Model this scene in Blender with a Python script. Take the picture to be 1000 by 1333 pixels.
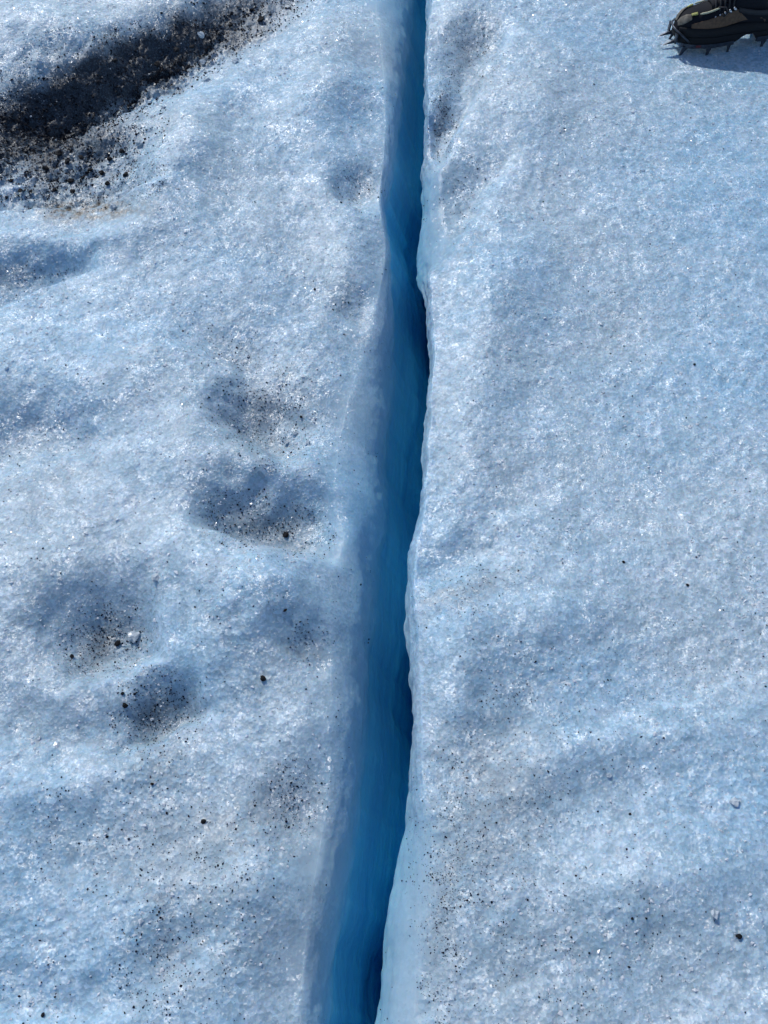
import bpy, bmesh, math, random
import numpy as np
from mathutils import Vector, Matrix

for o in list(bpy.data.objects):
    bpy.data.objects.remove(o, do_unlink=True)
SC = bpy.context.scene
COL = SC.collection
R = math.radians

# ------------------------------------------------------------------ camera
CAM_H, PITCH, FPX = 1.55, 57.0, 1300.0          # metres, degrees below horizon, focal length in photo pixels
W0, H0 = 1000.0, 1333.0
cam_d = bpy.data.cameras.new('camera')
cam = bpy.data.objects.new('camera', cam_d)
COL.objects.link(cam)
cam_d.sensor_fit = 'VERTICAL'
cam_d.sensor_height = 36.0
cam_d.sensor_width = 27.0
cam_d.lens = 36.0 * FPX / H0
cam_d.clip_start = 0.02
cam_d.clip_end = 2000.0
cam.location = (0, 0, CAM_H)
cam.rotation_euler = (R(90 - PITCH), 0, 0)
SC.camera = cam

# ------------------------------------------------------------------ sky, sun, exposure
SUN_EL, SUN_AZ = 44.0, -32.0                    # azimuth from +Y, negative = to the left
w = bpy.data.worlds.new('World')
SC.world = w
w.use_nodes = True
nt = w.node_tree
sky = nt.nodes.new('ShaderNodeTexSky')
sky.sky_type = 'NISHITA'
sky.sun_disc = False
sky.sun_elevation = R(SUN_EL)
sky.sun_rotation = R(SUN_AZ)
sky.altitude = 900
nt.links.new(sky.outputs[0], nt.nodes['Background'].inputs[0])
nt.nodes['Background'].inputs[1].default_value = 0.12
sd = bpy.data.lights.new('sun', 'SUN')
sd.energy = 2.7
sd.angle = R(0.53)
sd.color = (1.0, 0.96, 0.90)
sun = bpy.data.objects.new('sun', sd)
COL.objects.link(sun)
to_sun = Vector((math.sin(R(SUN_AZ)) * math.cos(R(SUN_EL)), math.cos(R(SUN_AZ)) * math.cos(R(SUN_EL)), math.sin(R(SUN_EL))))
sun.rotation_euler = to_sun.to_track_quat('Z', 'Y').to_euler()
sun.location = (-2, 4, 5)
SC.view_settings.view_transform = 'Standard'
SC.view_settings.look = 'None'
SC.view_settings.gamma = 1.0
SC.view_settings.exposure = 0.1
SC.view_settings.use_curve_mapping = False
SC.cycles.max_bounces = 8
SC.cycles.diffuse_bounces = 6
SC.cycles.sample_clamp_indirect = 4.0
SC.cycles.adaptive_threshold = 0.02

# ------------------------------------------------------------------ pixel <-> ground helpers
SP, CP = math.sin(R(PITCH)), math.cos(R(PITCH))


def px2ground(px, py, z=0.0):
    a = (np.asarray(px, float) - W0 / 2) / FPX
    b = (H0 / 2 - np.asarray(py, float)) / FPX
    # camera axes: forward (0,CP,-SP), up (0,SP,CP)
    dy = CP + b * SP
    dz = -SP + b * CP
    t = (z - CAM_H) / dz
    return a * t, dy * t


def ground2px(x, y, z=0.0):
    fz = y * CP - (z - CAM_H) * SP
    up = y * SP + (z - CAM_H) * CP
    fz = np.maximum(fz, 0.2)
    return W0 / 2 + FPX * x / fz, H0 / 2 - FPX * up / fz


# ------------------------------------------------------------------ noise (numpy)
def _hash(ix, iy, seed):
    h = (ix.astype(np.int64) * 374761393 + iy.astype(np.int64) * 668265263 + seed * 974634777) & 0xFFFFFFFF
    h = ((h ^ (h >> 13)) * 1274126177) & 0xFFFFFFFF
    h = ((h ^ (h >> 16)) * 2246822519) & 0xFFFFFFFF
    return (h ^ (h >> 15)) & 0xFFFFFFFF


def perlin(x, y, seed=0):
    x = np.asarray(x, float); y = np.asarray(y, float)
    x, y = np.broadcast_arrays(x, y)
    ix = np.floor(x); iy = np.floor(y)
    fx = x - ix; fy = y - iy
    u = fx * fx * fx * (fx * (fx * 6 - 15) + 10)
    v = fy * fy * fy * (fy * (fy * 6 - 15) + 10)

    def g(dx, dy):
        a = _hash(ix + dx, iy + dy, seed) * (2 * math.pi / 4294967296.0)
        return np.cos(a) * (fx - dx) + np.sin(a) * (fy - dy)
    n0 = g(0, 0) * (1 - u) + g(1, 0) * u
    n1 = g(0, 1) * (1 - u) + g(1, 1) * u
    return (n0 * (1 - v) + n1 * v) * 1.5


def worley(x, y, seed=0):
    """distance to nearest feature point and a random value of that cell"""
    ix = np.floor(x); iy = np.floor(y)
    best = np.full(x.shape, 9.0); val = np.zeros(x.shape)
    for dx in (-1, 0, 1):
        for dy in (-1, 0, 1):
            cx = ix + dx; cy = iy + dy
            h = _hash(cx, cy, seed); h2 = _hash(cx, cy, seed + 77)
            px = cx + (h & 0xFFFF) / 65536.0
            py = cy + (h >> 16) / 65536.0
            d = (px - x) ** 2 + (py - y) ** 2
            m = d < best
            best = np.where(m, d, best)
            val = np.where(m, h2 / 4294967296.0, val)
    return np.sqrt(best), val


def smooth(a, b, x):
    t = np.clip((x - a) / (b - a), 0, 1)
    return t * t * (3 - 2 * t)


# ------------------------------------------------------------------ crevasse outline, measured in the photograph
RIM = np.array([  # py, left rim starts, left wall, right lip, right rim starts
    (-60, 486, 542, 557, 575), (0, 489, 538, 556, 570), (50, 494, 531, 554, 562), (100, 500, 526, 553, 562),
    (150, 501, 520, 553, 565), (200, 499, 513, 553, 575), (250, 492, 503, 548, 580), (280, 496, 506, 545, 585),
    (310, 502, 511, 547, 578), (350, 498, 513, 552, 568), (400, 487, 514, 559, 570), (440, 474, 514, 562, 572),
    (500, 455, 510, 557, 570), (560, 440, 507, 553, 566), (620, 434, 505, 550, 562), (660, 432, 501, 544, 560),
    (700, 430, 496, 533, 556), (750, 431, 490, 529, 552), (800, 428, 484, 531, 552), (870, 430, 479, 538, 556),
    (930, 430, 476, 540, 562), (1000, 428, 472, 534, 562), (1050, 421, 467, 528, 564), (1100, 414, 457, 519, 566),
    (1150, 406, 447, 510, 562), (1200, 398, 438, 500, 556), (1260, 392, 430, 491, 548), (1333, 385, 423, 486, 540),
    (1400, 379, 418, 482, 532)], float)


def rim_curve(col):
    X, Y = px2ground(RIM[:, col], RIM[:, 0])
    o = np.argsort(Y); X = X[o]; Y = Y[o]
    yy = np.linspace(Y[0], Y[-1], 1200)
    xx = np.interp(yy, Y, X)
    k = np.exp(-np.linspace(-2.5, 2.5, 41) ** 2); k /= k.sum()
    pad = np.concatenate([np.full(20, xx[0]), xx, np.full(20, xx[-1])])
    xx = np.convolve(pad, k, 'valid')
    return yy, xx


CURV = [None] + [rim_curve(c) for c in (1, 2, 3, 4)]


def rim_at(c, y):
    yy, xx = CURV[c]
    b = np.interp(y, yy, xx)
    far = np.maximum(y - yy[-1], 0); near = np.maximum(yy[0] - y, 0)
    drift = 0.10 * np.sin(far * 0.9) * np.minimum(far, 1.0) - 0.06 * near * np.minimum(near, 1) + 0.05 * far * np.minimum(far, 1) * 0.2
    return b + drift


# ------------------------------------------------------------------ relief of the ice, features placed where the photograph shows them
# px, py, rx, ry, rotation(deg, image), depth (m), asymmetry (0 round, 1 = steep back face at the lower rim)
HOLLOWS = [
    (195, 72, 205, 50, -25, 0.066, .6), (15, 128, 150, 48, -10, 0.034, .4), (85, 224, 125, 46, -2, 0.046, .9),
    (25, 350, 95, 42, -16, 0.036, .9),
    (345, 535, 62, 66, 35, 0.034, .8), (350, 670, 92, 50, 15, 0.038, .9), (400, 830, 40, 34, 35, 0.007, .5),
    (135, 818, 70, 62, -20, 0.034, .7), (207, 915, 58, 58, -15, 0.036, .8),
    (280, 440, 90, 40, 20, 0.012, .3), (35, 570, 120, 50, -15, 0.018, .5), (185, 1105, 120, 60, 10, 0.006, .3),
    (232, 1250, 70, 50, -30, 0.008, .4), (380, 1035, 40, 48, 15, 0.005, .4), (465, 240, 30, 32, 30, 0.020, .5),
    (455, 395, 22, 26, 0, 0.007, .4), (60, 930, 100, 50, 0, 0.010, .4), (70, 1300, 120, 50, 0, 0.010, .4),
    (612, 58, 46, 42, -45, 0.032, .7), (580, 148, 58, 27, -62, 0.030, .7), (590, 262, 85, 42, -52, 0.022, .7),
    (640, 640, 95, 55, -28, 0.016, .7), (600, 720, 60, 40, -25, 0.013, .5), (905, 860, 150, 60, -18, 0.014, .4),
    (800, 420, 190, 55, -12, 0.012, .4), (880, 200, 160, 60, -15, 0.012, .4), (700, 1230, 100, 70, -30, 0.014, .4),
    (900, 1290, 150, 60, -12, 0.014, .4), (760, 1040, 120, 60, -10, 0.009, .3), (620, 980, 60, 90, 10, 0.010, .3),
    (940, 600, 130, 60, -20, 0.010, .4), (690, 540, 70, 40, -25, 0.010, .4),
]
BUMPS = [
    (230, 215, 60, 120, 30, 0.030), (90, 320, 110, 26, -5, 0.020), (120, 480, 180, 55, -8, 0.014), (255, 620, 70, 60, 30, 0.010),
    (330, 790, 95, 75, 25, 0.018), (60, 40, 110, 40, 5, 0.030), (420, 120, 55, 100, 5, 0.014), (400, 600, 30, 40, 0, 0.010),
    (700, 120, 60, 80, 20, 0.014), (660, 360, 70, 80, 20, 0.012), (700, 800, 120, 60, -15, 0.014), (800, 980, 180, 50, -12, 0.010),
    (100, 1010, 100, 40, 0, 0.010), (330, 1180, 70, 70, 0, 0.012), (830, 1150, 160, 60, -18, 0.012), (145, 178, 55, 16, -5, 0.008), (452, 345, 42, 70, 10, 0.014), (368, 775, 74, 50, 22, 0.024), (250, 735, 60, 45, 20, 0.014), (330, 610, 60, 28, 20, 0.012), (270, 870, 50, 60, 0, 0.010), (60, 760, 80, 50, 0, 0.010), (90, 905, 60, 40, 0, .008), (250, 545, 45, 55, 30, 0.010), (395, 500, 40, 40, 20, 0.010), (390, 930, 50, 70, 0, 0.012), (350, 1130, 70, 70, 0, .008), (640, 470, 60, 120, 10, .010), (600, 850, 50, 90, 0, .010),
]


def _uv(PX, PY, f):
    a = R(f[4]); dx = PX - f[0]; dy = PY - f[1]
    u = (dx * math.cos(a) + dy * math.sin(a)) / f[2]
    v = (-dx * math.sin(a) + dy * math.cos(a)) / f[3]
    return u, v


def relief(x, y, fine=True):
    x = np.asarray(x, float); y = np.asarray(y, float)
    wx = 0.020 * perlin(x * 6, y * 6, 11) + 0.006 * perlin(x * 25, y * 25, 12)
    wy = 0.030 * perlin(x * 5, y * 5, 13) + 0.010 * perlin(x * 22, y * 22, 14)
    PX, PY = ground2px(x + wx, y + wy)
    PY = np.where(y < 0, 5000, PY)
    calm = .28 + .72 * smooth(.12, -.05, x)
    z = 0.020 * perlin(x * 1.3 + 3, y * 1.1, 1) + calm * (0.014 * perlin(x * 3.1, y * 2.6, 2) + 0.009 * perlin(x * 7, y * 6, 3))
    dr = np.maximum(x - rim_at(3, y), 0); dl = np.maximum(rim_at(1, y) - x, 0)
    z = z - .022 * np.exp(-(dr / .065) ** 2) * (x > rim_at(3, y) - .02) - .018 * np.exp(-(dl / .085) ** 2) * (x < rim_at(2, y) + .02)
    far = np.sqrt(x * x + (y - 1.3) ** 2)
    z = z + 0.25 * perlin(x * 0.25 + 9, y * 0.25, 5) * smooth(2.5, 8, far) + 1.2 * perlin(x * 0.05, y * 0.05, 6) * smooth(8, 30, far)
    for f in HOLLOWS:
        u, v = _uv(PX, PY, f)
        m = (np.abs(u) < 1.6) & (np.abs(v) < 1.6)
        if not m.any():
            continue
        uu = u[m]; vv = v[m]
        g = np.exp(-(uu * uu + vv * vv) * 1.5)
        lip = 0.80 + 0.10 * uu * uu
        side = np.exp(-(uu ** 4) * 1.2)
        s = side * smooth(-1.25, 0.45, vv) * (1 - smooth(lip - 0.42, lip + 0.1, vv))
        zz = (.5 if f[0] > 630 and f[5] < .03 else 1.8) * f[5] * ((1 - f[6]) * g + f[6] * s)
        z[m] -= zz
    rough = patch_value(PX, PY, PATCH[:3], 5)
    z += rough * (.007 * perlin(x * 38, y * 38, 81) + .005 * perlin(x * 90, y * 90, 82))
    for f in BUMPS:
        u, v = _uv(PX, PY, f)
        m = (np.abs(u) < 2) & (np.abs(v) < 2)
        if m.any():
            z[m] += 1.7 * f[5] * np.exp(-(u[m] ** 2 + v[m] ** 2) * 1.3)
    return z


def grain(x, y):
    """crusty weathered granules, a few millimetres"""
    d1, v1 = worley(x * 85, y * 85, 21)
    d2, v2 = worley(x * 190, y * 190, 22)
    patch = 0.45 + 0.55 * smooth(-0.35, 0.5, perlin(x * 9, y * 9, 23) + 0.5 * perlin(x * 22, y * 22, 24))
    g = (0.0016 * (v1 - 0.5) * (1 - 0.5 * d1) + 0.0012 * (0.5 - d1)) + 0.0010 * (v2 - 0.5) * (1 - d2) + 0.0010 * perlin(x * 60, y * 60, 25)
    return g * patch + 0.0016 * perlin(x * 28, y * 28, 26)


# dirt patches: px, py, rx, ry, rot, film strength, grit count, hollow name
PATCH = [
    (158, 96, 215, 42, -25, 1.5, 8200, 'in the wide dark trough'),
    (40, 172, 135, 64, -6, 1.25, 4600, 'in the wide dark trough'),
    (85, 232, 105, 34, -2, .62, 2300, 'in the wide dark trough'),
    (60, 90, 140, 35, -15, .25, 800, 'in the wide dark trough'),
    (25, 360, 60, 25, -15, .40, 150, 'in the shallow hollow below the dark trough'),
    (345, 540, 58, 56, 40, .50, 520, 'in the deep round hollow with a curved pale lip'),
    (345, 682, 75, 34, 14, .50, 420, 'in the hollow behind the smooth rounded ridge'),
    (138, 832, 52, 38, -18, .60, 330, 'in the cup hollow beside an ice lump'),
    (205, 930, 50, 48, -10, .60, 360, 'in the cup hollow with dark silt at its foot'),
    (200, 1105, 150, 75, 10, .25, 330, 'on the yellowish dusty ice'),
    (375, 1040, 40, 45, 15, .30, 160, 'on the rim beside the crevasse'),
    (220, 1270, 60, 65, -20, .30, 160, 'on the dusty ice of the left bank'),
    (465, 243, 28, 24, 20, .35, 110, 'beside the narrow part of the crevasse'),
    (452, 393, 18, 18, 0, .20, 40, 'beside the narrow part of the crevasse'),
    (405, 835, 22, 24, 30, .30, 60, 'behind the smooth rounded ridge'),
    (612, 68, 32, 44, 20, .50, 330, 'in the gully on the right lip'),
    (576, 155, 18, 46, 8, .55, 300, 'in the gully on the right lip'),
    (590, 240, 34, 40, 20, .20, 120, 'in the gully on the right lip'),
    (600, 770, 60, 30, -25, .25, 120, 'on the right bank crease'),
    (640, 1040, 85, 160, 20, .28, 620, 'on the right bank beside the crevasse'),
    (580, 1200, 26, 160, 4, .35, 380, 'on the right bank beside the crevasse'),
    (700, 1240, 120, 80, -20, .12, 200, 'on the right bank beside the crevasse'),
    (900, 860, 120, 50, -15, .15, 160, 'on the smooth right bank'),
    (300, 460, 60, 24, 20, .25, 110, 'in the deep round hollow with a curved pale lip'),
    (40, 575, 70, 30, -10, .20, 60, 'on the dusty ice of the left bank'),
]
BROWN = [(112, 273, 66, 15, -2, 1.5), (355, 588, 60, 18, 10, .35), (300, 1080, 120, 70, 0, .30), (110, 870, 60, 25, 0, .35),
         (390, 850, 50, 14, 0, .30), (600, 770, 60, 22, -25, .30), (200, 990, 90, 40, 0, .30), (100, 1110, 90, 60, 0, .2),
         (640, 1050, 90, 150, 15, .30), (250, 1180, 160, 110, 0, .22), (120, 980, 130, 60, 0, .2), (700, 1240, 150, 90, 0, .18), (60, 620, 90, 50, 0, .18), (590, 330, 40, 60, 20, .22), (330, 690, 70, 16, 10, .25)]


def patch_value(PX, PY, lst, k):
    v = np.zeros(PX.shape)
    for f in lst:
        u, t = _uv(PX, PY, f)
        v = np.maximum(v, (.85 if .3 < f[k] < .7 else 1) * f[k] * np.exp(-(u * u + t * t) * 1.1))
    return np.minimum(v, 1.0)


# ------------------------------------------------------------------ node helpers
def new_mat(name):
    m = bpy.data.materials.new(name)
    m.use_nodes = True
    return m, m.node_tree.nodes, m.node_tree.links, m.node_tree.nodes['Principled BSDF']


def N(ns, kind, **kw):
    n = ns.new(kind)
    for k, v in kw.items():
        setattr(n, k, v)
    return n


def mixc(ns, ls, fac, a, b, blend='MIX'):
    n = N(ns, 'ShaderNodeMix', data_type='RGBA', blend_type=blend)
    for sock, val in ((n.inputs[0], fac), (n.inputs[6], a), (n.inputs[7], b)):
        if hasattr(val, 'links'):
            ls.new(val, sock)
        else:
            sock.default_value = val if isinstance(val, (int, float)) else (*val, 1)
    return n.outputs[2]


def math_n(ns, ls, op, a, b=0.0, clamp=False):
    n = N(ns, 'ShaderNodeMath', operation=op, use_clamp=clamp)
    for sock, val in ((n.inputs[0], a), (n.inputs[1], b)):
        if hasattr(val, 'links'):
            ls.new(val, sock)
        else:
            sock.default_value = val
    return n.outputs[0]


def ramp(ns, ls, fac, a, b):
    n = N(ns, 'ShaderNodeMapRange')
    n.inputs[1].default_value = a; n.inputs[2].default_value = b
    ls.new(fac, n.inputs[0])
    return n.outputs[0]


def noise(ns, ls, co, scale, detail=3, rough=.55):
    n = N(ns, 'ShaderNodeTexNoise')
    n.inputs['Scale'].default_value = scale; n.inputs['Detail'].default_value = detail; n.inputs['Roughness'].default_value = rough
    ls.new(co, n.inputs['Vector'])
    return n.outputs[0]


def ice_material():
    m, ns, ls, b = new_mat('glacier_ice')
    co = N(ns, 'ShaderNodeTexCoord').outputs['Object']

    def attr(nm):
        return N(ns, 'ShaderNodeAttribute', attribute_name=nm).outputs['Fac']
    deep, dirt, brown, gran = attr('deep'), attr('dirt'), attr('brown'), attr('gran')
    n2 = noise(ns, ls, co, 60, 5, .65)
    n3 = noise(ns, ls, co, 220, 4, .7)
    vor = N(ns, 'ShaderNodeTexVoronoi'); vor.inputs['Scale'].default_value = 165
    ls.new(co, vor.inputs['Vector'])
    # crust: air-filled whitish granules over clearer bluish ice
    base = mixc(ns, ls, ramp(ns, ls, noise(ns, ls, co, 1.7, 3), .40, .60), (.315, .435, .53), (.245, .415, .56))
    white = math_n(ns, ls, 'MULTIPLY', ramp(ns, ls, math_n(ns, ls, 'ADD', math_n(ns, ls, 'MULTIPLY', n2, .6), math_n(ns, ls, 'MULTIPLY', noise(ns, ls, co, 14, 3), .4)), .46, .62), gran)
    base = mixc(ns, ls, math_n(ns, ls, 'MULTIPLY', white, .42), base, (.52, .62, .73))
    clear = math_n(ns, ls, 'MULTIPLY', ramp(ns, ls, n3, .56, .74), gran)
    base = mixc(ns, ls, math_n(ns, ls, 'MULTIPLY', clear, .25), base, (.20, .32, .42))
    sep = N(ns, 'ShaderNodeSeparateColor'); ls.new(vor.outputs['Color'], sep.inputs[0])
    cell = math_n(ns, ls, 'SUBTRACT', sep.outputs[0], .5)
    tone = math_n(ns, ls, 'ADD', 1.0, math_n(ns, ls, 'MULTIPLY', math_n(ns, ls, 'MULTIPLY', cell, gran), .34))
    hs = N(ns, 'ShaderNodeHueSaturation'); ls.new(tone, hs.inputs['Value']); ls.new(base, hs.inputs['Color'])
    base = hs.outputs[0]
    # bubble-free blue ice inside the crevasse
    base = mixc(ns, ls, ramp(ns, ls, deep, 0.0, .45), base, (.13, .46, .67))
    mp = N(ns, 'ShaderNodeMapping'); mp.inputs['Scale'].default_value = (4, 1.3, 13); ls.new(co, mp.inputs['Vector'])
    band = ramp(ns, ls, noise(ns, ls, mp.outputs[0], 1.6, 4, .6), .44, .56)          # layers rich and poor in air bubbles
    blue = mixc(ns, ls, band, (.003, .43, .79), (.04, .60, .91))
    mp3 = N(ns, 'ShaderNodeMapping'); mp3.inputs['Scale'].default_value = (30, 5, 70); ls.new(co, mp3.inputs['Vector'])
    streak = ramp(ns, ls, noise(ns, ls, mp3.outputs[0], 1.0, 3, .6), .60, .72)
    blue = mixc(ns, ls, math_n(ns, ls, 'MULTIPLY', streak, .35), blue, (.22, .62, .90))
    base = mixc(ns, ls, ramp(ns, ls, deep, .25, .95), base, blue)
    # dust and silt films, and a grey darkening over the same patches
    bf = math_n(ns, ls, 'MULTIPLY', brown, ramp(ns, ls, n2, .30, .62))
    base = mixc(ns, ls, math_n(ns, ls, 'MULTIPLY', bf, 1.0), base, (.12, .10, .068))
    grey_tint = ramp(ns, ls, dirt, .06, .55)
    base = mixc(ns, ls, math_n(ns, ls, 'MULTIPLY', grey_tint, .55), base, (.19, .22, .255))  # base turns darker and greyer as the patch value rises
    df = math_n(ns, ls, 'ADD', dirt, math_n(ns, ls, 'MULTIPLY', math_n(ns, ls, 'SUBTRACT', n3, .5), 1.1))
    df = math_n(ns, ls, 'MULTIPLY', ramp(ns, ls, df, .30, 1.0), ramp(ns, ls, dirt, .08, .5))
    base = mixc(ns, ls, math_n(ns, ls, 'MULTIPLY', df, .96), base, (.008, .014, .026))
    ls.new(base, b.inputs['Base Color'])
    # facets: every grain of ice has its own tilt, so some flash in the sun
    h = math_n(ns, ls, 'MULTIPLY', n3, .0014)
    h2 = math_n(ns, ls, 'MULTIPLY', vor.outputs['Distance'], .0010)
    hh = math_n(ns, ls, 'MULTIPLY', math_n(ns, ls, 'ADD', h, h2), math_n(ns, ls, 'ADD', math_n(ns, ls, 'MULTIPLY', gran, .92), .08))
    mp2 = N(ns, 'ShaderNodeMapping'); mp2.inputs['Scale'].default_value = (30, 9, 34); ls.new(co, mp2.inputs['Vector'])
    wn = noise(ns, ls, mp2.outputs[0], 1.0, 4, .6)
    hh = math_n(ns, ls, 'ADD', hh, math_n(ns, ls, 'MULTIPLY', math_n(ns, ls, 'MULTIPLY', wn, .010), ramp(ns, ls, deep, .05, .5)))
    bump = N(ns, 'ShaderNodeBump'); bump.inputs['Distance'].default_value = 1.0; bump.inputs['Strength'].default_value = .8
    ls.new(hh, bump.inputs['Height'])
    def facets(scale, tilt):
        v = N(ns, 'ShaderNodeTexVoronoi'); v.inputs['Scale'].default_value = scale
        ls.new(co, v.inputs['Vector'])
        vm = N(ns, 'ShaderNodeVectorMath', operation='SUBTRACT'); ls.new(v.outputs['Color'], vm.inputs[0]); vm.inputs[1].default_value = (.5, .5, .5)
        vs = N(ns, 'ShaderNodeVectorMath', operation='SCALE'); ls.new(vm.outputs[0], vs.inputs[0]); vs.inputs['Scale'].default_value = tilt
        va = N(ns, 'ShaderNodeVectorMath', operation='ADD'); ls.new(vs.outputs[0], va.inputs[0]); ls.new(bump.outputs[0], va.inputs[1])
        vn = N(ns, 'ShaderNodeVectorMath', operation='NORMALIZE'); ls.new(va.outputs[0], vn.inputs[0])
        return vn.outputs[0]
    ls.new(bump.outputs[0], b.inputs['Normal'])
    clean = math_n(ns, ls, 'SUBTRACT', 1.0, math_n(ns, ls, 'MULTIPLY', df, .8))
    patch = math_n(ns, ls, 'ADD', math_n(ns, ls, 'MULTIPLY', ramp(ns, ls, noise(ns, ls, co, 22, 4, .65), .40, .66), .85), .15)
    cw = math_n(ns, ls, 'MULTIPLY', math_n(ns, ls, 'MULTIPLY', gran, clean), patch)
    sh = b.outputs[0]
    for scale, tilt, rough, amt in ((560, 1.05, .22, .032), (330, 1.0, .18, .042), (170, .95, .15, .036), (95, .9, .14, .028)):
        g = N(ns, 'ShaderNodeBsdfGlossy'); g.inputs['Roughness'].default_value = rough
        ls.new(facets(scale, tilt), g.inputs['Normal'])
        ls.new(mixc(ns, ls, math_n(ns, ls, 'MULTIPLY', cw, amt), (0, 0, 0), (1, 1, 1)), g.inputs['Color'])
        ad = N(ns, 'ShaderNodeAddShader'); ls.new(sh, ad.inputs[0]); ls.new(g.outputs[0], ad.inputs[1])
        sh = ad.outputs[0]
    ls.new(sh, ns['Material Output'].inputs['Surface'])
    b.inputs['Roughness'].default_value = .42
    b.inputs['IOR'].default_value = 1.31
    sss = N(ns, 'ShaderNodeMapRange'); ls.new(deep, sss.inputs[0])
    sss.inputs[1].default_value = .0; sss.inputs[2].default_value = .25; sss.inputs[3].default_value = .55; sss.inputs[4].default_value = .8
    ls.new(sss.outputs[0], b.inputs['Subsurface Weight'])
    b.inputs['Subsurface Radius'].default_value = (.25, .6, 1.0)
    ssc = N(ns, 'ShaderNodeMapRange'); ls.new(deep, ssc.inputs[0])
    ssc.inputs[1].default_value = .0; ssc.inputs[2].default_value = .5; ssc.inputs[3].default_value = .022; ssc.inputs[4].default_value = .14
    ls.new(ssc.outputs[0], b.inputs['Subsurface Scale'])
    return m


def plain_mat(name, col, rough=.6, var=.25, scale=80, metallic=0.0, bump=.0, spec=.5):
    m, ns, ls, b = new_mat(name)
    co = N(ns, 'ShaderNodeTexCoord').outputs['Object']
    n = noise(ns, ls, co, scale, 4, .6)
    dark = tuple(c * (1 - var) for c in col); light = tuple(min(1, c * (1 + var)) for c in col)
    ls.new(mixc(ns, ls, ramp(ns, ls, n, .3, .7), dark, light), b.inputs['Base Color'])
    b.inputs['Roughness'].default_value = rough
    b.inputs['Metallic'].default_value = metallic
    b.inputs['Specular IOR Level'].default_value = spec
    if bump:
        bp = N(ns, 'ShaderNodeBump'); bp.inputs['Strength'].default_value = .6; bp.inputs['Distance'].default_value = bump
        ls.new(n, bp.inputs['Height']); ls.new(bp.outputs[0], b.inputs['Normal'])
    return m


M_ICE = ice_material()
M_GRIT = plain_mat('wet_black_grit', (.006, .009, .016), .7, .6, 400, spec=.12)
M_STONE = plain_mat('black_stone', (.006, .007, .010), .7, .5, 300, bump=.001, spec=.2)


def crystal_mat(name, col, rough):
    m, ns, ls, b = new_mat(name)
    co = N(ns, 'ShaderNodeTexCoord').outputs['Object']
    n = noise(ns, ls, co, 30, 3)
    ls.new(mixc(ns, ls, ramp(ns, ls, n, .35, .65), tuple(c * .8 for c in col), col), b.inputs['Base Color'])
    b.inputs['Roughness'].default_value = rough
    b.inputs['IOR'].default_value = 1.31
    b.inputs['Specular IOR Level'].default_value = .9
    b.inputs['Transmission Weight'].default_value = .25
    return m


M_LUMP = crystal_mat('clear_ice_lump', (.60, .69, .77), .10)
M_CRYS = crystal_mat('clear_ice_grain', (.80, .86, .93), .14)

# ------------------------------------------------------------------ the ice on both sides of the crevasse


def axis(a, b, step0, step1, grow, lo, hi):
    """fine from a to b (step0 -> step1), growing outside to lo and hi"""
    out = [a]
    while out[-1] < b:
        t = (out[-1] - a) / (b - a)
        out.append(out[-1] + step0 + (step1 - step0) * t)
    s = step1
    while out[-1] < hi:
        s *= grow; out.append(out[-1] + s)
    pre = []; s = step0; c = a
    while c > lo:
        s *= grow; c -= s; pre.append(c)
    return np.array(pre[::-1] + out)


YS = axis(0.10, 2.80, 0.0020, 0.0044, 1.16, -30, 220)
SS = axis(0.0, 1.16, 0.0022, 0.0032, 1.16, 0.0, 200)
NA, NW = 34, 120
DEPTH = 1.8
WZ = DEPTH * (np.linspace(0, 1, NW + 1)[1:] ** 1.25)       # depth below the rounded rim
LEAN_L, LEAN_R = 0.330, 0.370


def rim_sizes(y, side):
    notch = .0035 * perlin(y * 16, side * 3.3, 71) + .0016 * perlin(y * 45, side * 5.1, 72) + .0006 * perlin(y * 110, side * 7.7, 73)
    if side < 0:
        xs, xw = rim_at(1, y), rim_at(2, y) + notch * .3
        rh = np.maximum(xw - xs, 0.012)
        rv = 0.05 + 0.8 * rh
    else:
        xs, xw = rim_at(4, y), rim_at(3, y)
        notch = notch * (1 - .85 * smooth(.025, .05, xs - xw)); xw = xw + notch; xs = xs + notch
        rh = np.maximum(xs - xw, 0.010)
        rh = rh * (.55 + .45 * smooth(.03, .05, rh)); xs = xw + rh
        rv = 0.05 + 0.9 * rh
    return xs, rh, rv


def surface_z(x, y):
    """height of the ice at a ground point, rounded rims included (no granules)"""
    x = np.asarray(x, float); y = np.asarray(y, float)
    z = relief(x, y)
    for side in (-1, 1):
        xs, rh, rv = rim_sizes(y, side)
        d = (x - xs) * (-side) / rh
        m = (d > 0) & (d < 1)
        z = np.where(m, z - rv * (1 - np.maximum(1 - np.clip(d, 0, 1) ** 1.7, 0) ** (1 / 1.7)), z)
    return z


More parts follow.
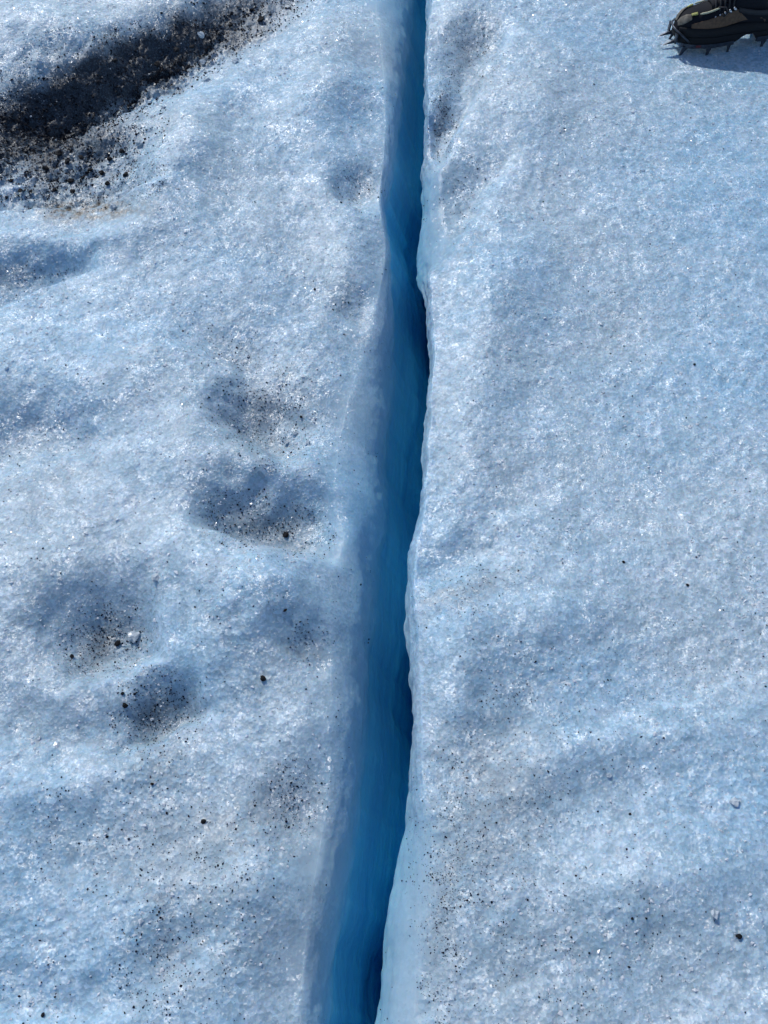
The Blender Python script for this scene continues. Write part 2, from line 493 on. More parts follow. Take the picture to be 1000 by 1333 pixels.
def build_side(side, name, label):
    ny = len(YS); ns_ = len(SS)
    yy = YS[:, None]
    xs, rh, rv = [a[:, None] for a in rim_sizes(YS, side)]
    sg = -side                                   # towards the crevasse
    # surface
    X1 = xs - sg * SS[::-1][None, :]
    Y1 = np.broadcast_to(yy, X1.shape).copy()
    Z1 = relief(X1, Y1)
    near = (1 - smooth(1.2, 1.9, np.abs(X1))) * smooth(-.3, .05, Y1) * (1 - smooth(2.9, 3.6, Y1))
    Z1g = grain(X1, Y1)
    distrim = SS[::-1][None, :]
    gr = smooth(-0.04, 0.05, distrim + 0.05 * perlin(Y1 * 9, X1 * 9, 31) + (0.0 if side < 0 else 0.045))
    G1 = np.broadcast_to(gr, X1.shape)
    Z1 = Z1 + Z1g * near * (.25 + .75 * G1)
    PX, PY = ground2px(X1, Y1, Z1); PY = np.where(Y1 < 0, 9e3, PY)
    wob = 16 * perlin(X1 * 14, Y1 * 10, 33)
    wob2 = 14 * perlin(X1 * 14, Y1 * 10, 34)
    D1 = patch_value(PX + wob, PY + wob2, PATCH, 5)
    B1 = patch_value(PX + wob, PY + wob2 * .4, BROWN, 5)
    E1 = np.zeros(X1.shape)
    # rounded rim
    a = np.linspace(0, 1, NA + 1)[1:] * R(86)
    pw = 2 / 1.7
    X2 = xs + sg * rh * np.sin(a)[None, :] ** pw
    Y2 = np.broadcast_to(yy, X2.shape).copy()
    arcz = rv * (1 - np.cos(a)[None, :] ** pw)
    Zr = relief(X2, Y2)
    Z2 = Zr - arcz
    X2 = X2 + sg * 0.006 * perlin(Y2 * 7, arcz * 12, 41 + side) * np.sin(a)[None, :] + sg * (.004 * perlin(Y2 * 18, a[None, :] * 3, 43 + side) + .0016 * perlin(Y2 * 50, a[None, :] * 7, 44 + side)) * np.sin(a)[None, :]
    Z2 = Z2 + grain(X2, Y2) * 0.35 * np.cos(a)[None, :]
    if side < 0:
        G2 = 0.8 * np.cos(a)[None, :] * G1[:, -1:] ** .3
    else:
        G2 = np.cos(a)[None, :] ** .7 * (1 - .75 * smooth(.018, .05, rh)) * np.ones(X2.shape)
        G1 = 1 - (1 - G2[:, :1]) * (1 - smooth(0, .05, distrim))
        Z2 = Z2 + grain(X2, Y2) * .6 * G2
    PX, PY = ground2px(X2, Y2); PY = np.where(Y2 < 0, 9e3, PY)
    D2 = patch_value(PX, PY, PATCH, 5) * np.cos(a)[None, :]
    B2 = patch_value(PX, PY, BROWN, 5) * np.cos(a)[None, :]
    # wall
    wz = WZ[None, :]
    x0 = X2[:, -1:]; z0 = Z2[:, -1:]
    lean = LEAN_L if side < 0 else LEAN_R
    Y3 = np.broadcast_to(yy, (ny, NW)).copy()
    ramp_ = smooth(0, .25, wz)
    led = 0.016 * perlin(Y3 * 1.5 + 4, wz * 4.5, 51 + side) + 0.010 * perlin(Y3 * 2.2, wz * 11, 52 + side) + 0.0035 * perlin(Y3 * 30, wz * 3.0, 53 + side) \
        + 0.004 * np.abs(perlin(Y3 * 6, wz * 16, 54 + side))
    st = perlin(Y3 * 1.6 + 7, wz * 6.0, 55 + side) + .25 * perlin(Y3 * 7, wz * 14, 56 + side)
    led = led + 0.011 * smooth(-.03, .03, st) + 0.006 * smooth(-.02, .02, perlin(Y3 * 2.3, wz * 13 + 3, 57 + side)) + .0012 * perlin(Y3 * 9, wz * 60, 58 + side)
    X3 = x0 + (lean * wz) + sg * led * ramp_
    Z3 = np.broadcast_to(z0, X3.shape) - wz
    X = np.concatenate([X1, X2, X3], 1); Y = np.concatenate([Y1, Y2, Y3], 1); Z = np.concatenate([Z1, Z2, Z3], 1)
    if side < 0:
        E2 = .23 * arcz / rv; E3 = .23 + np.broadcast_to(wz, X3.shape)
    else:
        k = .5 + 1.2 * smooth(.015, .05, rh)
        E2 = arcz * k; E3 = rv * k + np.broadcast_to(wz, X3.shape)
    ref = 0.55 if side < 0 else 0.55
    E = np.clip(np.concatenate([E1, E2, E3], 1) / ref, 0, 1)
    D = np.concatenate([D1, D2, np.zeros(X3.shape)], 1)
    Bn = np.concatenate([B1, B2, np.zeros(X3.shape)], 1)
    G = np.concatenate([G1 * np.ones(X1.shape), G2, np.zeros(X3.shape)], 1)
    nx = X.shape[1]
    co = np.stack([X, Y, Z], -1).reshape(-1, 3)
    i = np.arange(ny * nx).reshape(ny, nx)
    q = np.stack([i[:-1, :-1], i[:-1, 1:], i[1:, 1:], i[1:, :-1]], -1).reshape(-1, 4)
    if side > 0:
        q = q[:, ::-1]
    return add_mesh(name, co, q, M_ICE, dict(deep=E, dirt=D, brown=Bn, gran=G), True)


def add_mesh(name, co, faces, mat, attrs=None, smooth_=False, parent=None):
    n = faces.shape[1]
    me = bpy.data.meshes.new(name)
    me.vertices.add(len(co)); me.vertices.foreach_set('co', np.ascontiguousarray(co, dtype=np.float32).ravel())
    me.loops.add(faces.size); me.loops.foreach_set('vertex_index', np.ascontiguousarray(faces, dtype=np.int32).ravel())
    me.polygons.add(len(faces))
    me.polygons.foreach_set('loop_start', np.arange(0, faces.size, n, dtype=np.int32))
    me.polygons.foreach_set('use_smooth', np.full(len(faces), smooth_))
    me.update(calc_edges=True)
    for k, v in (attrs or {}).items():
        at = me.attributes.new(k, 'FLOAT', 'POINT')
        at.data.foreach_set('value', np.ascontiguousarray(v, dtype=np.float32).ravel())
    me.materials.append(mat)
    o = bpy.data.objects.new(name, me)
    COL.objects.link(o)
    if parent:
        o.parent = parent
    return o


def tag(o, label=None, cat=None, group=None, kind=None):
    for k, v in (('label', label), ('category', cat), ('group', group), ('kind', kind)):
        if v:
            o[k] = v
    return o


tag(build_side(-1, 'glacier_ice_left', ''), kind='structure', label='hummocky grey blue glacier ice with dirty hollows along the crevasse')
tag(build_side(1, 'glacier_ice_right', ''), kind='structure', label='smooth sparkling blue white glacier ice sloping to the crevasse')
# dark water-filled bottom of the crack
yy = axis(-2, 5, .1, .1, 1.2, -30, 220)
xl = rim_at(2, yy) + LEAN_L * DEPTH - .12; xr = rim_at(3, yy) + LEAN_R * DEPTH + .12
fz = -DEPTH + 0.05 + .01 * np.sin(yy * 3)
co = np.stack([np.stack([xl, yy, fz], -1), np.stack([xr, yy, fz], -1)], 1).reshape(-1, 3)
k = np.arange(len(yy) - 1) * 2
M_WATER = plain_mat('deep_meltwater', (.004, .05, .12), .08, .3, 4)
tag(add_mesh('meltwater', co, np.stack([k, k + 1, k + 3, k + 2], -1), M_WATER), kind='structure', label='dark blue meltwater deep in the crevasse')

# ------------------------------------------------------------------ grit and crystals
RNG = np.random.default_rng(7)
OCT_F = np.array([(0, 2, 4), (2, 1, 4), (1, 3, 4), (3, 0, 4), (2, 0, 5), (1, 2, 5), (3, 1, 5), (0, 3, 5)])
OCT_V = np.array([(1, 0, 0), (-1, 0, 0), (0, 1, 0), (0, -1, 0), (0, 0, 1), (0, 0, -1)], float)


def rand_rot(n):
    q = RNG.normal(size=(n, 4)); q /= np.linalg.norm(q, axis=1)[:, None]
    a, b, c, d = q.T
    return np.stack([np.stack([1 - 2 * (c * c + d * d), 2 * (b * c - a * d), 2 * (b * d + a * c)], -1),
                     np.stack([2 * (b * c + a * d), 1 - 2 * (b * b + d * d), 2 * (c * d - a * b)], -1),
                     np.stack([2 * (b * d - a * c), 2 * (c * d + a * b), 1 - 2 * (b * b + c * c)], -1)], -2)


def shards(P, size, flat=.75):
    n = len(P)
    sc = size[:, None] * (0.55 + 0.9 * RNG.random((n, 3)))
    V = OCT_V[None] * sc[:, None, :] * (0.7 + .6 * RNG.random((n, 6, 1)))
    V = np.einsum('nij,nkj->nki', rand_rot(n), V)
    V[:, :, 2] *= flat
    V = V + P[:, None, :]
    F = OCT_F[None] + (np.arange(n) * 6)[:, None, None]
    return V.reshape(-1, 3), F.reshape(-1, 3)


def on_ice(x, y):
    g = grain(x, y)
    return np.stack([x, y, surface_z(x, y) + g], -1)


def keep_surface(x, y):
    """drop points that would fall into the open crack"""
    return (x < rim_at(2, y) - 0.006) | (x > rim_at(3, y) + 0.004)



def drop(px, py):
    x, y = px2ground(px, py)
    for _ in range(4):
        x, y = px2ground(px, py, relief(x, y))
    return x, y


from collections import OrderedDict
groups = OrderedDict()
for f in PATCH:
    n = int(f[6] * (1.8 if f[5] >= 1 else 6.5 if f[0] > 520 and f[1] > 400 else 4.6))
    r = np.sqrt(RNG.random(n)) ** 1.1 * 1.35; t = RNG.random(n) * 2 * math.pi
    u = r * np.cos(t) * f[2]; v = r * np.sin(t) * f[3]; a = R(f[4])
    px = f[0] + u * math.cos(a) - v * math.sin(a); py = f[1] + u * math.sin(a) + v * math.cos(a)
    x, y = drop(px, py)
    dens = 0.35 + 1.0 * smooth(-.25, .45, perlin(x * 24, y * 24, 61) + .6 * perlin(x * 60, y * 60, 62))
    ok = (RNG.random(n) < dens * (1.25 - .6 * r)) & keep_surface(x, y)
    x, y = x[ok], y[ok]
    big = f[5] >= .8
    size = (0.0014 if big else .00052 if f[0] > 520 and f[1] > 400 else 0.00075) * np.exp(RNG.normal(0, .45, len(x)))
    size = np.minimum(size, .0040 if big else (.0016 if f[0] > 520 and f[1] > 400 else .0022))
    groups.setdefault(f[7], []).append((x, y, size))
for nm, l in groups.items():
    x = np.concatenate([a[0] for a in l]); y = np.concatenate([a[1] for a in l]); s = np.concatenate([a[2] for a in l])
    P = on_ice(x, y); P[:, 2] += s * .25
    V, F = shards(P, s, .8)
    tag(add_mesh('grit', V, F, M_GRIT), 'fine black grit scattered ' + nm, 'grit', 'grit lying on the ice', 'stuff')

# sparse specks over the whole field
n = 9000
px = RNG.random(n) * 1040 - 20; py = RNG.random(n) * 1360 - 20
x, y = px2ground(px, py)
dens = smooth(-.1, .55, perlin(x * 5, y * 5, 63) + .7 * perlin(x * 17, y * 17, 64)) + .10
ok = (RNG.random(n) < dens) & keep_surface(x, y)
x, y = x[ok], y[ok]
s = np.minimum(.0008 * np.exp(RNG.normal(0, .5, len(x))), .0019)
P = on_ice(x, y); P[:, 2] += s * .3
V, F = shards(P, s)
tag(add_mesh('grit', V, F, M_GRIT), 'sparse dark specks scattered over the clean ice', 'grit', 'grit lying on the ice', 'stuff')

# loose granules of the weathered crust
n = 60000
x = RNG.random(n) * 2.5 - 1.25; y = .05 + RNG.random(n) * 2.85
px, py = ground2px(x, y)
dens = smooth(-.30, .55, perlin(x * 9, y * 9, 23) + .8 * perlin(x * 22, y * 22, 24)) + .08
lx = rim_at(1, y); rx = rim_at(4, y)
off = np.where(x < .5 * (lx + rx), lx - x, x - rx + .004)
dens *= smooth(.0, .07, off)
pv = patch_value(px, py, PATCH[:3], 5)
dens *= 1 - .75 * smooth(.3, .7, pv)
ok = (RNG.random(n) < dens) & (px > -60) & (px < 1060) & (py < 1400)
x, y = x[ok], y[ok]
s = np.minimum(.0013 * np.exp(RNG.normal(0, .45, len(x))), .0045)
P = on_ice(x, y); P[:, 2] += s * .1
V, F = shards(P, s, .55)
tag(add_mesh('ice_granules', V, F, M_CRYS), 'loose sparkling granules of weathered ice crust', 'ice granules', None, 'stuff')


# ------------------------------------------------------------------ single stones and ice lumps
def lump_mesh(name, seed, mat, sub=2, rough=.28, stretch=(1, 1, 1)):
    bm = bmesh.new()
    bmesh.ops.create_icosphere(bm, subdivisions=sub, radius=1)
    rr = random.Random(seed)
    planes = [Vector((rr.gauss(0, 1), rr.gauss(0, 1), rr.gauss(0, 1))).normalized() for _ in range(9)]
    for v in bm.verts:
        d = v.co.normalized()
        s = 1.0
        for p in planes:
            c = d.dot(p)
            if c > .55:
                s = min(s, .62 / c + .12)
        s *= 1 + rough * .75 * rr.uniform(-1, 1)
        v.co = Vector((d.x * stretch[0], d.y * stretch[1], d.z * stretch[2])) * s
    me = bpy.data.meshes.new(name)
    bm.to_mesh(me); bm.free()
    me.materials.append(mat)
    return me


STONE_ME = [lump_mesh('stone', 100 + i, M_STONE, 2, .3, (1, .8 + .1 * (i % 3), .6)) for i in range(4)]
ICE_ME = [lump_mesh('ice_lump', 200 + i, M_LUMP, 2, .55, (1, .55 + .1 * i, .5)) for i in range(4)]


def place(me, name, px, py, wpx, label, cat, group=None, i=0, sink=.15):
    x, y = px2ground(px, py)
    z = 0.0
    for _ in range(4):                           # follow the ray down to the real surface
        z = float(surface_z(np.array([x]), np.array([y]))[0])
        x, y = px2ground(px, py, z)
    x, y = float(x), float(y)
    dist = math.sqrt(x * x + y * y + (CAM_H - z) ** 2)
    r = max(.5 * wpx * dist / FPX, .0025)
    o = bpy.data.objects.new(name, me)
    COL.objects.link(o)
    o.location = (x, y, z + r * .55 * (1 - sink * 2))
    rr = random.Random(i * 31 + int(px))
    o.rotation_euler = (rr.uniform(-.3, .3), rr.uniform(-.3, .3), rr.uniform(0, 6.28))
    o.scale = (r, r, r)
    return tag(o, label, cat, group)


G1 = 'single stones on the ice'
SINGLE = [
    (343, 884, 12, 'black stone alone on smooth ice below the rounded ridge'),
    (371, 795, 8, 'small black stone on top of the smooth rounded ridge'),
    (372, 697, 10, 'black stone in the grit of the hollow behind the rounded ridge'),
    (163, 919, 10, 'black stone at the edge of the silty cup hollow'),
    (160, 903, 7, 'small dark stone just above the stone at the cup hollow edge'),
    (154, 838, 11, 'dark stone beside the bright ice lump in the cup hollow'),
    (94, 855, 7, 'small dark stone on the lower edge of the cup hollow with ice lump'),
    (895, 762, 6, 'small black stone alone on the smooth right bank'),
    (962, 1219, 10, 'dark three-pronged flake lying in a pit of the right bank'),
    (904, 475, 5, 'tiny dark stone on the bluish right bank slope'),
    (812, 732, 5, 'tiny black stone on the right bank near the lone small stone'),
    (820, 1060, 5, 'tiny round dark stone on the open right bank'),
    (823, 1196, 5, 'tiny dark stone beside fine grit on the right bank'),
    (56, 1322, 8, 'dark stone on dusty ice of the left bank'),
    (265, 1070, 8, 'dark stone at the rim of the yellowish dusty ice'),
    (198, 1021, 6, 'tiny dark stone on pale dusty ice under the cup hollow'),
    (410, 377, 5, 'tiny pair-mate stone on smooth ice beside the crevasse rim'),
    (392, 543, 6, 'small dark stone on the blue rim beside the round hollow'),
]
for i, (px, py, wpx, lab) in enumerate(SINGLE):
    place(STONE_ME[i % 4], 'stone', px, py, wpx * .82, lab, 'stone', G1, i)
G2 = 'stones on the floor of the dark trough'
for i, (px, py, wpx) in enumerate([(159, 198, 12), (106, 206, 12), (77, 201, 10), (88, 212, 9), (133, 226, 13), (143, 208, 9),
                                   (164, 228, 9), (92, 237, 10), (72, 248, 12), (40, 250, 8), (27, 249, 8), (95, 250, 8), (36, 224, 7),
                                   (118, 222, 10), (60, 220, 9), (140, 240, 8), (15, 236, 10), (108, 232, 7),
                                   (340, 27, 11), (328, 14, 7), (300, 34, 9), (250, 62, 10), (230, 66, 9), (205, 85, 10), (150, 80, 11)]):
    place(STONE_ME[i % 4], 'stone', px, py, wpx * (.62 + .09 * (i % 4)), 'angular black stone on the grey floor of the trough basin' if i < 18 else 'angular black stone in the black band of the trough', 'stone', G2 if i < 18 else 'stones in the black band of the trough', i + 50)
LUMPS = [
    (262, 47, 12, 'pale pointed ice lump on the shaded upper wall of the trough', None),
    (148, 271, 10, 'rosy clear ice lump on brown silt at the trough foot', None),
    (265, 82, 9, 'clear ice lump in the middle of the black trough floor', None),
    (307, 81, 9, 'pale ice lump on the pale bank edge of the trough', None),
    (269, 105, 9, 'flat clear ice lump where black grit meets the pale bank', None),
    (213, 141, 7, 'small bright ice lump at the black lower end of the trough band', None),
    (182, 188, 12, 'bright crusty ice lump at the corner of the trough basin', None),
    (174, 830, 17, 'bright white crusty ice lump in the cup hollow', None),
    (385, 565, 10, 'clear ice lump in the grit of the round hollow', None),
    (373, 577, 8, 'small clear ice lump on the lower lip of the round hollow', None),
    (401, 578, 9, 'ring shaped clear ice lump near the rim of the round hollow', None),
    (203, 753, 12, 'white ice lump on the slope above the cup hollow', None),
    (228, 945, 8, 'pinkish ice lump in the silt of the cup hollow', None),
    (793, 1010, 8, 'clear drop like ice lump on the open right bank', None),
    (930, 1190, 13, 'rounded clear ice lump near the dark flake on the right bank', None),
    (957, 1045, 12, 'clear ice lump with a ring edge high on the right bank', None),
]
for i, (px, py, wpx, lab, g) in enumerate(LUMPS):
    place(ICE_ME[i % 4], 'ice_lump', px, py, wpx, lab, 'ice lump', 'ice lumps', i + 90, .25)

BOOT_PX, BOOT_PY = 873, 59
# ------------------------------------------------------------------ the boot with its crampon
M_UP = plain_mat('dark_boot_fabric', (.003, .0045, .010), .8, .35, 250, bump=.0006, spec=.25)
M_LEATHER = plain_mat('brown_nubuck', (.095, .056, .034), .8, .35, 120, bump=.0006)
M_TOE = plain_mat('scuffed_tan_toe', (.11, .097, .08), .7, .7, 70, bump=.0006)
M_RUB = plain_mat('black_rubber', (.006, .007, .010), .7, .3, 150, bump=.0005, spec=.25)
M_STEEL = plain_mat('dark_crampon_steel', (.055, .065, .085), .45, .4, 120, metallic=.85)
M_HOOK = plain_mat('silver_lace_hook', (.55, .57, .60), .3, .2, 100, metallic=1.0)
M_LACE = plain_mat('black_lace', (.016, .017, .022), .8, .3, 500)
M_YEL = plain_mat('yellow_green_trim', (.33, .33, .10), .7, .25, 200)
M_WELT = plain_mat('pale_piping', (.45, .45, .32), .7, .2, 200)
M_STRAP = plain_mat('black_webbing', (.014, .015, .02), .7, .3, 500)
M_RED = plain_mat('red_rubber_insert', (.10, .008, .016), .6, .3, 200)

PROF = np.array([  # x from the toe, half width, top height
    (0.000, .010, .078), (.006, .024, .092), (.018, .036, .104), (.040, .045, .112), (.075, .050, .119), (.105, .0505, .131),
    (.135, .047, .146), (.165, .043, .160), (.20, .041, .165), (.236, .039, .145), (.258, .037, .108), (.286, .029, .100), (.300, .010, .090)])


def prof(x):
    return np.interp(x, PROF[:, 0], PROF[:, 1]), np.interp(x, PROF[:, 0], PROF[:, 2])


def mesh_from(name, V, F, mat, parent, smooth_=True):
    me = bpy.data.meshes.new(name)
    me.from_pydata([tuple(v) for v in V], [], F)
    me.update()
    bm = bmesh.new(); bm.from_mesh(me)
    bmesh.ops.recalc_face_normals(bm, faces=bm.faces)
    bm.to_mesh(me); bm.free()
    for p in me.polygons:
        p.use_smooth = smooth_
    me.materials.append(mat)
    o = bpy.data.objects.new(name, me)
    COL.objects.link(o)
    o.parent = parent
    return o


def loft(rings, cap=True):
    n = len(rings[0]); V = [v for r in rings for v in r]; F = []
    for i in range(len(rings) - 1):
        for j in range(n):
            k = (j + 1) % n
            F.append((i * n + j, i * n + k, (i + 1) * n + k, (i + 1) * n + j))
    if cap:
        F.append(tuple(range(n))[::-1]); F.append(tuple((len(rings) - 1) * n + j for j in range(n)))
    return V, F


def section(x, grow=0.0, zb=.046, n=28):
    wv, h = prof(x); wv += grow; h += grow
    r = []
    for j in range(n):
        t = 2 * math.pi * j / n
        c, s = math.cos(t), math.sin(t)
        e = .72
        yv = wv * math.copysign(abs(c) ** e, c)
        if s >= 0:
            zv = .068 + (h - .068) * s ** .8
            yv *= 1 - .10 * s
        else:
            zv = .068 - (.068 - zb) * (-s) ** .5
        r.append((x, yv, zv))
    return r


def tube(pts, rad, n=8):
    rings = []
    pts = [Vector(p) for p in pts]
    for i, p in enumerate(pts):
        d = (pts[min(i + 1, len(pts) - 1)] - pts[max(i - 1, 0)]).normalized()
        s = d.cross(Vector((0, 0, 1)))
        s = s.normalized() if s.length > 1e-4 else Vector((1, 0, 0))
        u = s.cross(d)
        rr = rad[i] if isinstance(rad, (list, tuple)) else rad
        rings.append([tuple(p + rr * (math.cos(6.2832 * j / n) * s + math.sin(6.2832 * j / n) * u)) for j in range(n)])
    return loft(rings)


def remeshed(name, parts, mat, parent, voxel=.0035, smooth_n=6):
    V, F = [], []
    for v, f in parts:
        o = len(V); V += list(v); F += [tuple(i + o for i in q) for q in f]
    o = mesh_from(name, V, F, mat, parent)
    m = o.modifiers.new('r', 'REMESH'); m.mode = 'VOXEL'; m.voxel_size = voxel
    s = o.modifiers.new('s', 'SMOOTH'); s.iterations = smooth_n; s.factor = .5
    dg = bpy.context.evaluated_depsgraph_get()
    me = bpy.data.meshes.new_from_object(o.evaluated_get(dg))
    o.modifiers.clear()
    old = o.data; o.data = me; bpy.data.meshes.remove(old)
    me.name = name
    for p in me.polygons:
        p.use_smooth = True
    if not me.materials:
        me.materials.append(mat)
    return o


boot = bpy.data.objects.new('boot', None)
COL.objects.link(boot)
tag(boot, 'dark brown and black mountaineering boot with steel crampon standing on the ice', 'boot')
BX, BY = px2ground(BOOT_PX, BOOT_PY)
BYAW = R(8)
sx, sy = [], []
for t in (.02, .12, .2, .28):
    for s in (-.04, .04):
        sx.append(float(BX) + t * math.cos(BYAW) - s * math.sin(BYAW)); sy.append(float(BY) + t * math.sin(BYAW) + s * math.cos(BYAW))
boot.location = (float(BX), float(BY), float(np.mean(surface_z(np.array(sx), np.array(sy)))) - .006)
boot.rotation_euler = (0, 0, BYAW)
boot.scale = (.92, .92, .92)

# upper: foot and shaft in one skin
foot = loft([section(x) for x in np.linspace(0.0005, .2995, 40)])
shaft = []
for z in np.linspace(.075, .215, 16):
    t = (z - .075) / .14
    xf = .085 + .07 * min(1, t * 1.5) ** .8        # front edge moves back towards the ankle
    xb = .292 - .040 * min(1, max(0, t * 3)) + .012 * max(0, t - .5)
    ry = .043 - .004 * t
    cx, rx = (xf + xb) / 2, (xb - xf) / 2
    shaft.append([(cx + rx * math.copysign(abs(math.cos(a)) ** .8, math.cos(a)), ry * math.copysign(abs(math.sin(a)) ** .8, math.sin(a)), z)
                  for a in np.linspace(0, 2 * math.pi, 28, endpoint=False)])
remeshed('upper', [foot, loft(shaft)], M_UP, boot)
# padded collar
pts = [(.207 + .053 * math.cos(a), .041 * math.sin(a), .214 + .004 * math.cos(a)) for a in np.linspace(0, 2 * math.pi, 33)]
V, F = tube(pts, .009, 10)
mesh_from('collar', V, F, M_UP, boot)


def skin_patch(name, x0, x1, lo, hi, mat, side, grow=.0022, n=26, m=10, thick=.003):
    """a panel that follows the side of the upper; lo and hi are angles (deg) along the section as functions of x"""
    V, F = [], []
    for lay in (grow, grow - thick):
        for i in range(n + 1):
            x = x0 + (x1 - x0) * i / n
            wv, h = prof(x); wv += lay; h += lay
            a0, a1 = lo(i / n), hi(i / n)
            for j in range(m + 1):
                t = R(a0 + (a1 - a0) * j / m)
                c, s = math.cos(t), math.sin(t)
                yv = wv * abs(c) ** .72
                zv = .068 + (h - .068) * max(s, 0) ** .8 if s >= 0 else .068 - .022 * (-s) ** .5
                if s > 0:
                    yv *= 1 - .10 * s
                if side < 0:
                    yv = -yv
                V.append((x, yv, zv))
    k = (n + 1) * (m + 1)
    for i in range(n):
        for j in range(m):
            a = i * (m + 1) + j
            q = (a, a + 1, a + m + 2, a + m + 1)
            F.append(q); F.append(tuple(v + k for v in q)[::-1])
    for i in range(n):
        for j in (0, m):
            a = i * (m + 1) + j; b = a + m + 1
            F.append((a, b, b + k, a + k))
    for j in range(m):
        for i in (0, n):
            a = i * (m + 1) + j
            F.append((a, a + 1, a + 1 + k, a + k))
    return mesh_from(name, V, F, mat, boot)


for side in (-1, 1):
    skin_patch('side_panel', .030, .245, lambda t: 4 + 10 * t, lambda t: 8 + 34 * math.sin(math.pi * min(1, .16 + .84 * t)) ** .7 * (1 - .25 * t), M_LEATHER, side)
    skin_patch('rubber_rand', .004, .296, lambda t: -55, lambda t: 7 + 10 * (1 - t) ** 4 - 0 * t, M_RUB, side, .0040, 40, 6)
    skin_patch('toe_cap', .0008, .030, lambda t: 24 + 22 * t, lambda t: 86 - 16 * t, M_TOE, side, .0036, 16, 8)
    skin_patch('toe_trim', .030, .046, lambda t: 62, lambda t: 72, M_YEL, side, .0046, 6, 3)
    # pale piping along the lacing
    P = []
    for t in np.linspace(.052, .105, 9):
        wv, h = prof(t)
        aa = R(62)
        P.append((t, side * (wv + .003) * math.cos(aa) ** .72 * .92, .068 + (h + .003 - .068) * math.sin(aa) ** .8))
    V, F = tube(P, [.0012] + [.0026] * 7 + [.0012], 6)
    mesh_from('piping', V, F, M_WELT, boot)
# sole with lugs: thick front, raised arch, heel block
outl = [(x, prof(x)[0] + .003) for x in np.linspace(.0, .3, 31)]
V, F = [], []
nn = len(outl)
for x, wv in outl:
    bot = .031 + .004 * smooth(.03, 0, x) + .020 * smooth(.165, .20, x) * (1 - smooth(.226, .232, x)) + .003 * smooth(.226, .232, x)
    bot += .010 * float(smooth(.02, -.005, x))
    xo = x - .003 if x < .01 else (x + .003 if x > .29 else x)
    for yv, zv in ((-wv, bot), (wv, bot), (wv + .001, .056), (-wv - .001, .056)):
        V.append((xo, yv, zv))
for i in range(nn - 1):
    a, b = i * 4, i * 4 + 4
    for j in range(4):
        k = (j + 1) % 4
        F.append((a + j, a + k, b + k, b + j))
F.append((0, 1, 2, 3)); F.append(tuple(4 * (nn - 1) + j for j in (3, 2, 1, 0)))
sole = mesh_from('sole', V, F, M_RUB, boot, False)
for side in (-1, 1):
    for x in np.arange(.03, .16, .017):
        wv = prof(x)[0]
        V = [(x + a * .005, side * (wv - .004 + b * .009), .029 + c * .006) for a in (-1, 1) for b in (0, 1) for c in (0, 1)]
        mesh_from('lug', V, [(0, 1, 3, 2), (4, 6, 7, 5), (0, 4, 5, 1), (2, 3, 7, 6), (0, 2, 6, 4), (1, 5, 7, 3)], M_RUB, sole, False)
V = [(x, y, z) for x in (.052, .068) for y in (-.0555, -.050) for z in (.030, .036)]
mesh_from('red_insert', V, [(0, 1, 3, 2), (4, 6, 7, 5), (0, 4, 5, 1), (2, 3, 7, 6), (0, 2, 6, 4), (1, 5, 7, 3)], M_RED, sole, False)
# tongue, laces, hooks
V, F = [], []
for i in range(13):
    x = .085 + .075 * i / 12
    z = prof(x)[1] + .006 + (.0 if i < 8 else .010 * (i - 8) / 4)
    for yv, dz in ((-.022, -.007), (-.012, 0), (0, .002), (.012, 0), (.022, -.007)):
        V.append((x, yv, z + dz))
for i in range(12):
    for j in range(4):
        a = i * 5 + j
        F.append((a, a + 1, a + 6, a + 5))
tg = mesh_from('tongue', V, F, M_UP, boot)
so = tg.modifiers.new('s', 'SOLIDIFY'); so.thickness = .005
for i, x in enumerate((.096, .108, .120, .132, .144)):
    h = prof(x)[1]
    V, F = tube([(x - .004, -.034, h - .020), (x - .001, -.020, h + .002), (x, -.008, h + .0115), (x + .004, .008, h + .0125), (x + .006, .022, h + .003), (x + .008, .034, h - .018)], .0028, 7)
    mesh_from('lace', V, F, M_LACE, boot)
    for side in (-1, 1):
        wv = prof(x)[0]
        V, F = tube([(x - .003, side * (.036), h - .019), (x, side * .0385, h - .0225), (x + .004, side * .0395, h - .0255)], [.0032, .0042, .003], 8)
        mesh_from('lace_hook', V, F, M_HOOK, boot)
V, F = tube([(.10, -.026, .128), (.118, -.036, .132), (.124, -.044, .122), (.114, -.046, .112), (.108, -.041, .118)], .0022, 6)
mesh_from('lace_end', V, F, M_LACE, boot)

# crampon
cr = bpy.data.objects.new('crampon', None)


def rail(x0, x1, n, z0, z1, extra=.0045, th=.0022):
    V, F = [], []
    return V, F


def plate(poly, y0, th, axis_y=True):
    """flat steel shape given in x-z, thickness along y"""
    n = len(poly)
    V = [(x, y0 - th / 2, z) for x, z in poly] + [(x, y0 + th / 2, z) for x, z in poly]
    F = [tuple(range(n)), tuple(range(2 * n - 1, n - 1, -1))] + [(i, (i + 1) % n, n + (i + 1) % n, n + i) for i in range(n)]
    return V, F


def join(parts):
    V, F = [], []
    for v, f in parts:
        o = len(V); V += list(v); F += [tuple(i + o for i in q) for q in f]
    return V, F


def strip(pts, wid, th):
    """a steel strip in plan: pts (x, y, z), width vertical"""
    rings = []
    P = [Vector(p) for p in pts]
    for i, p in enumerate(P):
        d = (P[min(i + 1, len(P) - 1)] - P[max(i - 1, 0)]); d.z = 0; d.normalize()
        s = Vector((-d.y, d.x, 0)) * th / 2
        rings.append([tuple(p + s), tuple(p - s), tuple(p - s + Vector((0, 0, wid))), tuple(p + s + Vector((0, 0, wid)))])
    return loft(rings)


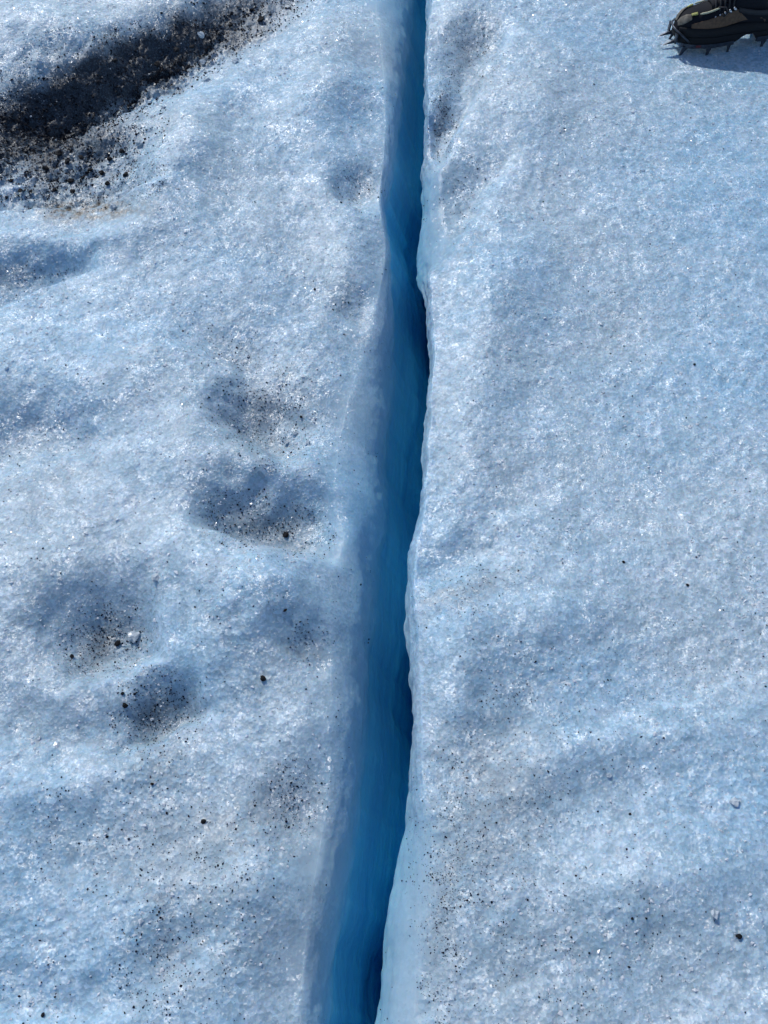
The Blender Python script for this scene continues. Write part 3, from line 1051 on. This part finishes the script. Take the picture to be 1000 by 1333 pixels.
fr = []
for side in (-1, 1):
    fr.append(strip([(x, side * (prof(x)[0] + .0055), .026) for x in np.linspace(.012, .165, 18)], .012, .0024))
    fr.append(strip([(x, side * (prof(x)[0] + .0055), .029) for x in np.linspace(.232, .285, 8)], .012, .0024))
for x in (.03, .075, .125, .16, .245, .28):
    wv = prof(x)[0] + .005
    fr.append(loft([[(x - .006, y, .0255), (x + .006, y, .0255), (x + .006, y, .0285), (x - .006, y, .0285)] for y in (-wv, wv)]))
fr.append(loft([[(x, -.012, .0258 + .012 * float(smooth(.15, .2, x))), (x, .012, .0258 + .012 * float(smooth(.15, .2, x))),
                 (x, .012, .0285 + .012 * float(smooth(.15, .2, x))), (x, -.012, .0285 + .012 * float(smooth(.15, .2, x)))] for x in np.linspace(.12, .26, 12)]))
V, F = join(fr)
crampon = mesh_from('crampon', V, F, M_STEEL, boot, False)
crampon['label'] = 'dark steel crampon with front points strapped under the boot'
bpy.data.objects.remove(cr)
for side in (-1, 1):
    for x, dx, wd in ((.026, -.014, .010), (.092, -.002, .008), (.152, .002, .006), (.258, -.002, .008), (.284, .004, .008)):
        y = side * (prof(x)[0] + .0057)
        poly = [(x - wd, .030), (x + wd, .030), (x + wd * .5 + dx * .5, .014), (x + dx + .0025, -.002), (x + dx - .0025, -.002), (x - wd * .5 + dx * .5, .014)]
        V, F = plate(poly, y, .0032)
        mesh_from('spike', V, F, M_STEEL, crampon, False)
    y = side * .022
    poly = [(.02, .030), (.02, .042), (.004, .041), (-.012, .037), (-.030, .0285), (-.034, .0262), (-.030, .0265), (-.010, .029), (.004, .030)]
    V, F = plate(poly, y, .0048)
    mesh_from('front_point', V, F, M_STEEL, crampon, False)
V, F = tube([(.03, -.052, .045), (.012, -.044, .060), (-.004, -.022, .067), (-.008, 0, .068), (-.004, .022, .067), (.012, .044, .060), (.03, .052, .045)], .003, 8)
mesh_from('toe_bail', V, F, M_STEEL, crampon)
for y in (-.030, .030):
    V, F = loft([[(-.0055, y - .006, z), (-.0055, y + .006, z), (-.0015, y + .006, z), (-.0015, y - .006, z)] for z in (.034, .062)])
    mesh_from('toe_plate', V, F, M_STEEL, crampon, False)
V, F = loft([[(.300 + .006 * t, -.013, z), (.300 + .006 * t, .013, z), (.307 + .006 * t, .013, z), (.307 + .006 * t, -.013, z)] for t, z in ((0, .034), (.6, .06), (1, .085), (.4, .102))])
mesh_from('heel_lever', V, F, M_STEEL, crampon, False)
pts = []
for a in np.linspace(-2.2, 2.2, 25):
    pts.append((.205 + .083 * math.cos(a), .047 * math.sin(a) * (1 if abs(math.sin(a)) < .99 else 1), .098 + .012 * (1 - math.cos(a))))
V, F = strip(pts, .014, .003)
mesh_from('ankle_strap', V, F, M_STRAP, crampon)
